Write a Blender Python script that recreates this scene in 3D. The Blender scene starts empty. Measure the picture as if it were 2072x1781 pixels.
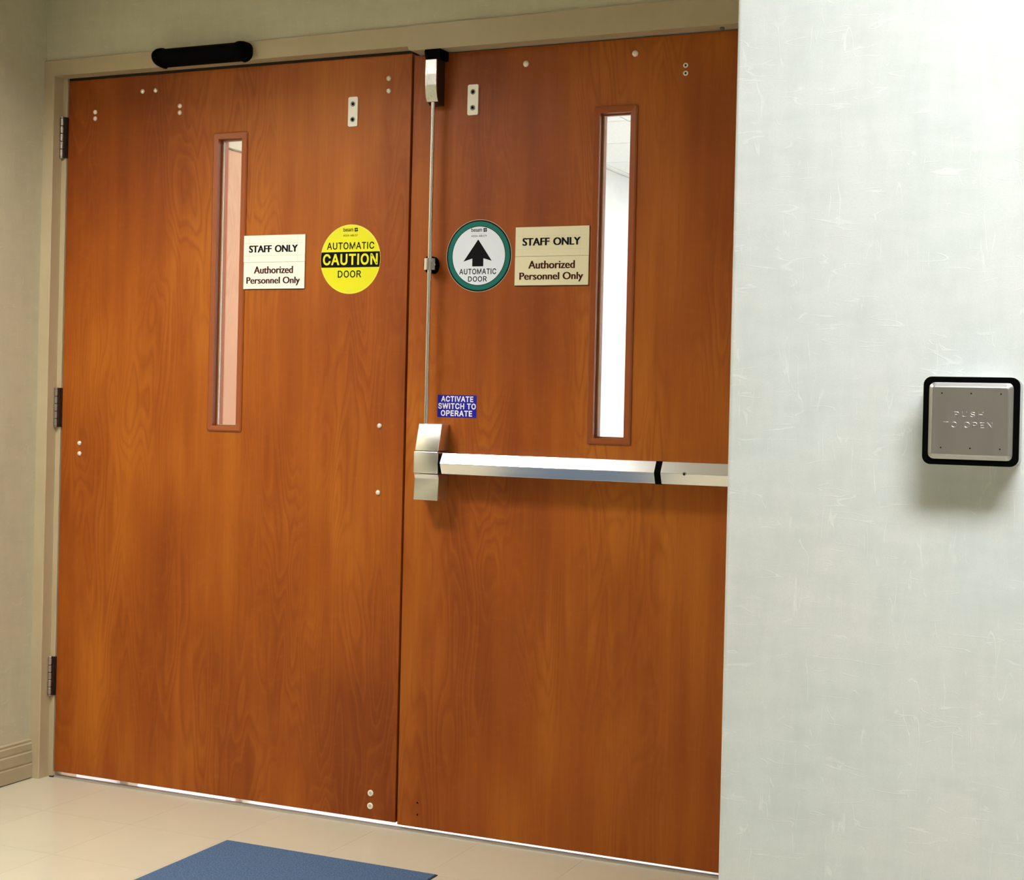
import bpy, bmesh, math, random
from mathutils import Vector, Matrix
random.seed(7)
PI = math.pi
SC = bpy.context.scene
COL = SC.collection

# ---------------------------------------------------------------- camera, world, exposure
cam_d = bpy.data.cameras.new('camera')
cam = bpy.data.objects.new('camera', cam_d)
COL.objects.link(cam)
SC.camera = cam
F, SX, SY = 3067.2, 64.84, -70.78
cam.location = (3.2239, -3.6548, 1.1812)
cam.matrix_world = (Matrix.Translation(cam.location) @ Matrix.Rotation(0.4150, 4, 'Z')
                    @ Matrix.Rotation(PI/2 - 0.0017, 4, 'X') @ Matrix.Rotation(0.0230, 4, 'Z'))
cam_d.sensor_fit = 'HORIZONTAL'
cam_d.sensor_width = 36.0
cam_d.lens = F/2072*36.0
cam_d.shift_x = -SX/2072
cam_d.shift_y = SY/2072
cam_d.clip_start = 0.05

world = bpy.data.worlds.new('world')
SC.world = world
world.use_nodes = True
world.node_tree.nodes['Background'].inputs[0].default_value = (1, 0.97, 0.92, 1)
world.node_tree.nodes['Background'].inputs[1].default_value = 0.05
SC.view_settings.view_transform = 'Standard'
SC.view_settings.look = 'None'
SC.view_settings.gamma = 1.0
SC.view_settings.use_curve_mapping = False
SC.view_settings.exposure = 0.0

E_ALCOVE, E_HALL, E_BEYOND = 47.0, 39.0, 36.0     # emission of the ceiling light diffusers
C_ALCOVE, C_HALL, C_BEYOND = (1, 0.96, 0.89), (0.97, 0.98, 1.0), (0.97, 0.98, 1.0)

# ---------------------------------------------------------------- materials
def mat(name, color, rough=0.5, metal=0.0, spec=0.5, emit=None, estr=0.0, coat=0.0):
    m = bpy.data.materials.new(name)
    m.use_nodes = True
    b = m.node_tree.nodes['Principled BSDF']
    b.inputs['Base Color'].default_value = (*color, 1)
    b.inputs['Roughness'].default_value = rough
    b.inputs['Metallic'].default_value = metal
    b.inputs['Specular IOR Level'].default_value = spec
    b.inputs['Coat Weight'].default_value = coat
    if emit:
        b.inputs['Emission Color'].default_value = (*emit, 1)
        b.inputs['Emission Strength'].default_value = estr
    return m

class NT:
    """tiny node helper"""
    def __init__(s, m):
        s.t = m.node_tree; s.b = s.t.nodes['Principled BSDF']
    def n(s, typ, **kw):
        x = s.t.nodes.new(typ)
        for k, v in kw.items():
            if k.startswith('i_'):
                key = k[2:]
                key = int(key) if key.isdigit() else key.replace('_', ' ')
                if hasattr(v, 'links') or isinstance(v, bpy.types.NodeSocket):
                    s.t.links.new(v, x.inputs[key])
                else:
                    x.inputs[key].default_value = v
            else:
                setattr(x, k, v)
        return x
    def link(s, a, b): s.t.links.new(a, b)
    def math(s, op, a, b=None, clamp=False):
        x = s.t.nodes.new('ShaderNodeMath'); x.operation = op; x.use_clamp = clamp
        for i, v in enumerate((a, b)):
            if v is None: continue
            if isinstance(v, (int, float)): x.inputs[i].default_value = v
            else: s.t.links.new(v, x.inputs[i])
        return x.outputs[0]
    def mix(s, f, a, b):
        x = s.t.nodes.new('ShaderNodeMix'); x.data_type = 'RGBA'
        for i, v in ((0, f), (6, a), (7, b)):
            if isinstance(v, bpy.types.NodeSocket): s.t.links.new(v, x.inputs[i])
            elif isinstance(v, (int, float)): x.inputs[i].default_value = v
            else: x.inputs[i].default_value = (*v, 1)
        return x.outputs[2]
    def ramp(s, f, stops):
        x = s.t.nodes.new('ShaderNodeValToRGB')
        while len(x.color_ramp.elements) < len(stops): x.color_ramp.elements.new(0.5)
        for e, (p, c) in zip(x.color_ramp.elements, stops):
            e.position = p
            e.color = (c, c, c, 1) if isinstance(c, (int, float)) else (*c, 1)
        s.t.links.new(f, x.inputs[0])
        return x.outputs[0]
    def coords(s, scale, offset=(0, 0, 0)):
        tc = s.t.nodes.new('ShaderNodeTexCoord')
        mp = s.t.nodes.new('ShaderNodeMapping')
        mp.inputs['Scale'].default_value = scale
        mp.inputs['Location'].default_value = offset
        s.t.links.new(tc.outputs['Object'], mp.inputs[0])
        return mp.outputs[0]
    def noise(s, scale, offset=(0, 0, 0), detail=2.0, rough=0.5, dist=0.0):
        x = s.t.nodes.new('ShaderNodeTexNoise')
        x.inputs['Scale'].default_value = 1.0
        x.inputs['Detail'].default_value = detail
        x.inputs['Roughness'].default_value = rough
        x.inputs['Distortion'].default_value = dist
        s.t.links.new(s.coords(scale, offset), x.inputs['Vector'])
        return x.outputs[0]

def wood_material(name, off, light=(0.480, 0.140, 0.0105), mid=(0.352, 0.082, 0.0052), dark=(0.235, 0.045, 0.0028), rough=0.46):
    m = mat(name, mid, rough, coat=0.0, spec=0.32)
    k = NT(m)
    o = (off, off*0.7, off*1.3)
    # slow blotches of honey and red brown, mostly vertical
    big = k.noise((3.0, 3.0, 1.2), o, 2, 0.55)
    streak = k.noise((22, 22, 1.1), (o[0]+9, 0, o[2]), 3, 0.6)
    f = k.math('ADD', k.math('MULTIPLY', big, 0.70), k.math('MULTIPLY', streak, 0.30))
    base = k.ramp(f, [(0.34, dark), (0.50, mid), (0.66, light)])
    # cathedral figure: contour lines of a field stretched along the grain
    field = k.noise((9.0, 9.0, 1.45), (o[0]+3, 2, o[2]+5), 2.0, 0.40, 0.30)
    rings = k.math('FRACT', k.math('MULTIPLY', field, 18.0))
    line = k.ramp(rings, [(0.0, 1.0), (0.22, 0.30), (0.5, 0.0), (0.78, 0.20), (1.0, 1.0)])
    mask = k.ramp(k.noise((4.5, 4.5, 1.3), (o[0]+17, 3, o[2]), 1), [(0.42, 0.12), (0.60, 1.0)])
    c = k.mix(k.math('MULTIPLY', k.math('MULTIPLY', line, mask), 0.40), base, (dark[0]*0.85, dark[1]*0.72, dark[2]*0.6))
    # lighter rims beside the dark lines
    rim = k.ramp(rings, [(0.0, 0.0), (0.20, 0.0), (0.34, 1.0), (0.55, 0.0)])
    c = k.mix(k.math('MULTIPLY', k.math('MULTIPLY', rim, mask), 0.15), c, (light[0]*1.1, light[1]*1.25, light[2]*1.3))
    # fine fibres
    fib = k.noise((420, 420, 9), o, 2, 0.6)
    c = k.mix(k.ramp(fib, [(0.40, 0.13), (0.56, 0.0)]), c, dark)
    # fine crosswise fleck
    fl = k.noise((26, 26, 60), (o[0], 4, o[2]), 2, 0.5)
    c = k.mix(k.ramp(fl, [(0.55, 0.0), (0.75, 0.12)]), c, light)
    k.link(c, k.b.inputs['Base Color'])
    bp = k.n('ShaderNodeBump'); bp.inputs['Strength'].default_value = 0.035; bp.inputs['Distance'].default_value = 0.001
    k.link(fib, bp.inputs['Height']); k.link(bp.outputs[0], k.b.inputs['Normal'])
    return m

def wallpaper(name, base, warm, off=0.0):
    m = mat(name, base, 0.72, spec=0.25)
    k = NT(m)
    # soft mottling in warm and cool patches
    a = k.noise((5, 5, 4), (off, off, off), 3, 0.6)
    c = k.mix(k.ramp(a, [(0.35, 0.0), (0.7, 1.0)]), base, warm)
    # faint woven smudges, horizontal and vertical
    h1 = k.noise((9, 9, 30), (off, 1, 2), 3, 0.6)
    v1 = k.noise((34, 34, 9), (off, 5, 7), 3, 0.6)
    w = k.math('ADD', k.math('MULTIPLY', h1, 0.5), k.math('MULTIPLY', v1, 0.5))
    dk = (base[0]*0.86, base[1]*0.87, base[2]*0.86)
    c = k.mix(k.ramp(w, [(0.36, 0.55), (0.56, 0.0)]), c, dk)
    # long thin pale fibres laid across and down the paper
    lines = None
    hs = []
    for sc, of in (((7, 7, 38), (off, 3, 1)), ((36, 36, 7), (off, 8, 4)), ((10, 10, 52), (off, 13, 9)), ((50, 50, 9), (off, 2, 15))):
        nn = k.noise(sc, of, 1.5, 0.5, 0.3)
        d = k.math('ABSOLUTE', k.math('SUBTRACT', nn, 0.5))
        ln = k.ramp(d, [(0.0, 1.0), (0.005, 0.8), (0.013, 0.0)])
        mk = k.ramp(k.noise((sc[0]**0.5*5.5, sc[1]**0.5*5.5, sc[2]**0.5*5.5), (of[1], of[2], off), 1), [(0.58, 0.0), (0.66, 1.0)])
        x = k.math('MULTIPLY', ln, mk)
        lines = x if lines is None else k.math('MAXIMUM', lines, x)
    c = k.mix(k.math('MULTIPLY', lines, 0.42), c, (min(1, base[0]*1.22), min(1, base[1]*1.20), min(1, base[2]*1.16)))
    # fine grain
    g = k.noise((420, 420, 420), (0, 0, 0), 2, 0.7)
    c = k.mix(k.ramp(g, [(0.42, 0.22), (0.56, 0.0)]), c, dk)
    k.link(c, k.b.inputs['Base Color'])
    bp = k.n('ShaderNodeBump'); bp.inputs['Strength'].default_value = 0.25; bp.inputs['Distance'].default_value = 0.0006
    k.link(k.math('ADD', lines, k.math('MULTIPLY', g, 0.6)), bp.inputs['Height'])
    k.link(bp.outputs[0], k.b.inputs['Normal'])
    return m

def speckled(name, a, b, scale, rough, bump=0.0, spec=0.5, thr=(0.4, 0.6)):
    m = mat(name, a, rough, spec=spec)
    k = NT(m)
    nz = k.noise((scale,)*3, (0, 0, 0), 4, 0.65)
    c = k.mix(k.ramp(nz, [(thr[0], 0.0), (thr[1], 1.0)]), a, b)
    k.link(c, k.b.inputs['Base Color'])
    if bump:
        bp = k.n('ShaderNodeBump'); bp.inputs['Strength'].default_value = bump; bp.inputs['Distance'].default_value = 0.001
        k.link(nz, bp.inputs['Height']); k.link(bp.outputs[0], k.b.inputs['Normal'])
    return m

def brushed(name, color, rough, scale=(3, 260, 260), amt=0.03):
    m = mat(name, color, rough, metal=1.0)
    k = NT(m)
    nz = k.noise(scale, (0, 0, 0), 3, 0.6)
    k.link(k.math('ADD', k.math('MULTIPLY', nz, amt*2), rough-amt), k.b.inputs['Roughness'])
    c = k.mix(nz, tuple(v*0.95 for v in color), color)
    k.link(c, k.b.inputs['Base Color'])
    return m

M = {}
M['wood_a'] = wood_material('cherry_laminate', 1.7)
M['wood_b'] = wood_material('cherry_laminate_second', 23.4)
M['wood_c'] = wood_material('glare_pale_wood', 11.0, (0.50, 0.25, 0.15), (0.47, 0.23, 0.135), (0.42, 0.195, 0.11))  # pale tone carries the window glare over the door beyond
M['wood_edge'] = wood_material('cherry_edge', 4.0, (0.42, 0.10, 0.014), (0.30, 0.066, 0.010), (0.2, 0.04, 0.006))
M['lite'] = mat('window_frame_paint', (0.33, 0.082, 0.020), 0.28)
M['paper_a'] = wallpaper('wallpaper_alcove', (0.555, 0.535, 0.385), (0.575, 0.53, 0.375), 0)
M['paper_b'] = wallpaper('wallpaper_hall', (0.685, 0.735, 0.715), (0.725, 0.74, 0.705), 31)
M['frame'] = speckled('taupe_enamel', (0.475, 0.385, 0.24), (0.505, 0.415, 0.265), 5, 0.42, 0.0, 0.4)
M['base'] = speckled('vinyl_cove_base', (0.42, 0.36, 0.23), (0.46, 0.40, 0.27), 9, 0.5)
M['tile'] = speckled('beige_vinyl_tile', (0.60, 0.555, 0.42), (0.63, 0.585, 0.45), 3, 0.12, 0.0, 0.5, (0.35, 0.68))
M['pale_floor'] = speckled('pale_vinyl_floor', (0.74, 0.72, 0.68), (0.78, 0.76, 0.72), 4, 0.08)
M['tan_wall'] = speckled('bounce_cut_wall', (0.33, 0.29, 0.22), (0.36, 0.32, 0.245), 7, 0.7)  # unseen walls darkened to cut light bounced onto the doors
M['polished'] = mat('polished_aluminium', (0.96, 0.96, 0.94), 0.10, metal=1.0)
M['tile_joint'] = mat('tile_joint', (0.30, 0.25, 0.18), 0.7)
M['ceil'] = speckled('ceiling_tile_white', (0.80, 0.80, 0.77), (0.74, 0.74, 0.71), 60, 0.9, 0.1)
M['grid'] = mat('ceiling_grid', (0.62, 0.62, 0.60), 0.5)
M['white_wall'] = speckled('white_wall', (0.82, 0.82, 0.80), (0.79, 0.79, 0.77), 8, 0.7)
M['cream'] = mat('cream_enamel', (0.42, 0.37, 0.27), 0.5)
M['steel'] = brushed('satin_chrome', (0.92, 0.92, 0.91), 0.29)
M['steel_bar'] = brushed('satin_chrome_bar', (0.80, 0.80, 0.79), 0.19)
M['steel_v'] = brushed('satin_chrome_upright', (0.82, 0.80, 0.76), 0.28, (260, 260, 3))
M['steel_plate'] = brushed('stainless_plate', (0.56, 0.55, 0.54), 0.40, (260, 260, 8), 0.06)
M['alu'] = mat('painted_threshold', (0.40, 0.37, 0.29), 0.42, metal=0.25)
M['dark_metal'] = mat('dark_latch_metal', (0.045, 0.030, 0.020), 0.45, metal=0.6)  # dark metal of the latch body behind its cover
M['hinge'] = brushed('hinge_steel', (0.50, 0.45, 0.42), 0.38, (200, 200, 40))
M['hinge_dark'] = mat('hinge_leaf', (0.055, 0.035, 0.025), 0.45, metal=0.7)
M['nickel'] = mat('bolt_nickel', (0.95, 0.87, 0.74), 0.30, metal=0.35)
M['disc'] = mat('bolt_grey', (0.60, 0.55, 0.42), 0.45)
M['black'] = mat('black_plastic', (0.0015, 0.0015, 0.0018), 0.85, spec=0.06)
M['rubber'] = mat('black_gasket', (0.0012, 0.0012, 0.0012), 0.8, spec=0.04)
M['cream_plate'] = mat('cream_plate', (0.95, 0.92, 0.80), 0.4)
M['screw'] = mat('screw_grey', (0.16, 0.17, 0.14), 0.4, metal=0.7)
M['sign_w'] = mat('sign_ivory', (0.96, 0.95, 0.84), 0.35)
M['sign_c'] = mat('sign_cream', (0.82, 0.76, 0.52), 0.4)
M['sign_line'] = mat('sign_faint_line', (0.70, 0.68, 0.52), 0.5)
M['ink'] = mat('ink_black', (0.003, 0.003, 0.004), 0.6, spec=0.12)
M['ink_brown'] = mat('ink_brown', (0.060, 0.011, 0.006), 0.6, spec=0.12)
M['yellow'] = mat('decal_yellow', (0.82, 0.80, 0.003), 0.35)
M['yellow_rim'] = mat('decal_yellow_rim', (0.92, 0.82, 0.10), 0.35)
M['decal_w'] = mat('decal_white', (0.80, 0.86, 0.96), 0.35)
M['green'] = mat('decal_green', (0.0, 0.150, 0.125), 0.45, spec=0.3)
M['blue'] = mat('sticker_blue', (0.014, 0.010, 0.38), 0.5, spec=0.25)
M['white'] = mat('print_white', (0.92, 0.92, 0.92), 0.4)
M['mat'] = speckled('blue_mat_pile', (0.050, 0.095, 0.180), (0.105, 0.165, 0.275), 260, 0.95, 0.5, 0.1)
M['mat_edge'] = mat('mat_rubber_edge', (0.03, 0.035, 0.04), 0.7)
M['caulk'] = mat('dark_caulk', (0.16, 0.13, 0.07), 0.8)
M['light_skirt'] = mat('grey_light_skirt', (0.16, 0.16, 0.16), 0.6)
M['dark'] = mat('shadow_gap_rubber', (0.012, 0.008, 0.006), 0.8)

g = mat('window_glass', (1, 1, 1), 0.0)
g.node_tree.nodes['Principled BSDF'].inputs['Transmission Weight'].default_value = 1.0
g.node_tree.nodes['Principled BSDF'].inputs['IOR'].default_value = 1.45
# a thin pane: straight-through glass with a surface reflection
t = g.node_tree
for nd in list(t.nodes):
    if nd.type != 'OUTPUT_MATERIAL': t.nodes.remove(nd)
tr = t.nodes.new('ShaderNodeBsdfTransparent'); tr.inputs[0].default_value = (0.95, 0.97, 0.965, 1)
gl = t.nodes.new('ShaderNodeBsdfGlossy'); gl.inputs['Roughness'].default_value = 0.02
fr = t.nodes.new('ShaderNodeFresnel'); fr.inputs[0].default_value = 1.5
mx = t.nodes.new('ShaderNodeMixShader')
t.links.new(fr.outputs[0], mx.inputs[0]); t.links.new(tr.outputs[0], mx.inputs[1]); t.links.new(gl.outputs[0], mx.inputs[2])
t.links.new(mx.outputs[0], [n for n in t.nodes if n.type == 'OUTPUT_MATERIAL'][0].inputs[0])
M['glass'] = g

def lamp_mat(name, col, strength):
    return mat(name, (0.9, 0.9, 0.9), 0.5, emit=col, estr=strength)
M['lamp_a'] = lamp_mat('diffuser_alcove', C_ALCOVE, E_ALCOVE)
M['lamp_b'] = lamp_mat('diffuser_hall', C_HALL, E_HALL)
M['lamp_c'] = lamp_mat('diffuser_beyond', C_BEYOND, E_BEYOND)

# ---------------------------------------------------------------- geometry helpers
def box(bm, x0, x1, y0, y1, z0, z1):
    v = [bm.verts.new((x, y, z)) for z in (z0, z1) for x, y in ((x0, y0), (x1, y0), (x1, y1), (x0, y1))]
    for f in ((3, 2, 1, 0), (4, 5, 6, 7), (0, 1, 5, 4), (1, 2, 6, 5), (2, 3, 7, 6), (3, 0, 4, 7)):
        bm.faces.new([v[i] for i in f])
    return v

def bevel(bm, w, seg=2, edges=None):
    bmesh.ops.bevel(bm, geom=edges or bm.edges[:], offset=w, segments=seg, profile=0.5, affect='EDGES')

def prism(bm, pts, axis, a, b):
    """polygon pts extruded along an axis from a to b. axis 'x': pts=(y,z); 'y': pts=(x,z); 'z': pts=(x,y)"""
    def P(p, t):
        return {'x': (t, p[0], p[1]), 'y': (p[0], t, p[1]), 'z': (p[0], p[1], t)}[axis]
    A = [bm.verts.new(P(p, a)) for p in pts]
    B = [bm.verts.new(P(p, b)) for p in pts]
    n = len(pts)
    bm.faces.new(A); bm.faces.new(B[::-1])
    for i in range(n):
        bm.faces.new((A[(i+1) % n], A[i], B[i], B[(i+1) % n]))

def lathe(bm, prof, axis='y', seg=20, center=(0, 0, 0)):
    """prof = (radius, height along axis)"""
    rings = []
    for r, h in prof:
        ring = []
        for i in range(seg):
            a = 2*PI*i/seg
            u, w = r*math.cos(a), r*math.sin(a)
            p = {'y': (u, h, w), 'z': (u, w, h), 'x': (h, u, w)}[axis]
            ring.append(bm.verts.new((p[0]+center[0], p[1]+center[1], p[2]+center[2])))
        rings.append(ring)
    for a, b in zip(rings, rings[1:]):
        for i in range(seg):
            bm.faces.new((a[i], a[(i+1) % seg], b[(i+1) % seg], b[i]))
    bm.faces.new(rings[0]); bm.faces.new(rings[-1][::-1])

def rrect(x0, x1, z0, z1, r, seg=5):
    pts = []
    for cx, cz, a0 in ((x1-r, z1-r, 0), (x0+r, z1-r, PI/2), (x0+r, z0+r, PI), (x1-r, z0+r, 1.5*PI)):
        for i in range(seg+1):
            a = a0 + PI/2*i/seg
            pts.append((cx+r*math.cos(a), cz+r*math.sin(a)))
    return pts

def ring_prism(bm, outer, inner, y0, y1, yi0=None):
    """closed frame between two outlines with equal point counts, in x-z, extruded in y; yi0 sets the inner front edge"""
    yi0 = y0 if yi0 is None else yi0
    n = len(outer)
    L = [[bm.verts.new((p[0], y, p[1])) for p in o] for o, y in ((outer, y0), (inner, yi0), (inner, y1), (outer, y1))]
    for k in range(4):
        A, B = L[k], L[(k+1) % 4]
        for i in range(n):
            bm.faces.new((A[i], A[(i+1) % n], B[(i+1) % n], B[i]))

def obj(name, bm, m, parent=None, smooth=False, loc=None):
    bmesh.ops.recalc_face_normals(bm, faces=bm.faces[:])
    me = bpy.data.meshes.new(name)
    if smooth:
        for f in bm.faces: f.smooth = True
    bm.to_mesh(me); bm.free()
    if smooth:
        try: me.set_sharp_from_angle(angle=math.radians(35))
        except Exception: pass
    me.materials.append(M[m] if isinstance(m, str) else m)
    o = bpy.data.objects.new(name, me)
    COL.objects.link(o)
    if loc: o.location = loc
    if parent: o.parent = parent
    return o

def nbox(name, dims, m, parent=None, bev=0.0, seg=2, kind=None):
    bm = bmesh.new(); box(bm, *dims)
    if bev: bevel(bm, bev, seg)
    o = obj(name, bm, m, parent)
    if kind: o['kind'] = kind
    return o

def empty(name, loc=(0, 0, 0)):
    o = bpy.data.objects.new(name, None)
    o.empty_display_size = 0.05
    COL.objects.link(o)
    o.location = loc
    return o

def tag(o, label=None, cat=None, group=None, kind=None):
    if label: o['label'] = label
    if cat: o['category'] = cat
    if group: o['group'] = group
    if kind: o['kind'] = kind
    return o

# parts are built in world coordinates around (0,0,0) and hang on empties: give them back their place
def hang(o, parent):
    """parent o, whose mesh is in world coordinates, under a located parent (all parents are unrotated)"""
    o.parent = parent
    p = Vector((0, 0, 0)); q = parent
    while q: p += q.location; q = q.parent
    o.location = o.location - p if o.location.length else -p
    return o

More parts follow.
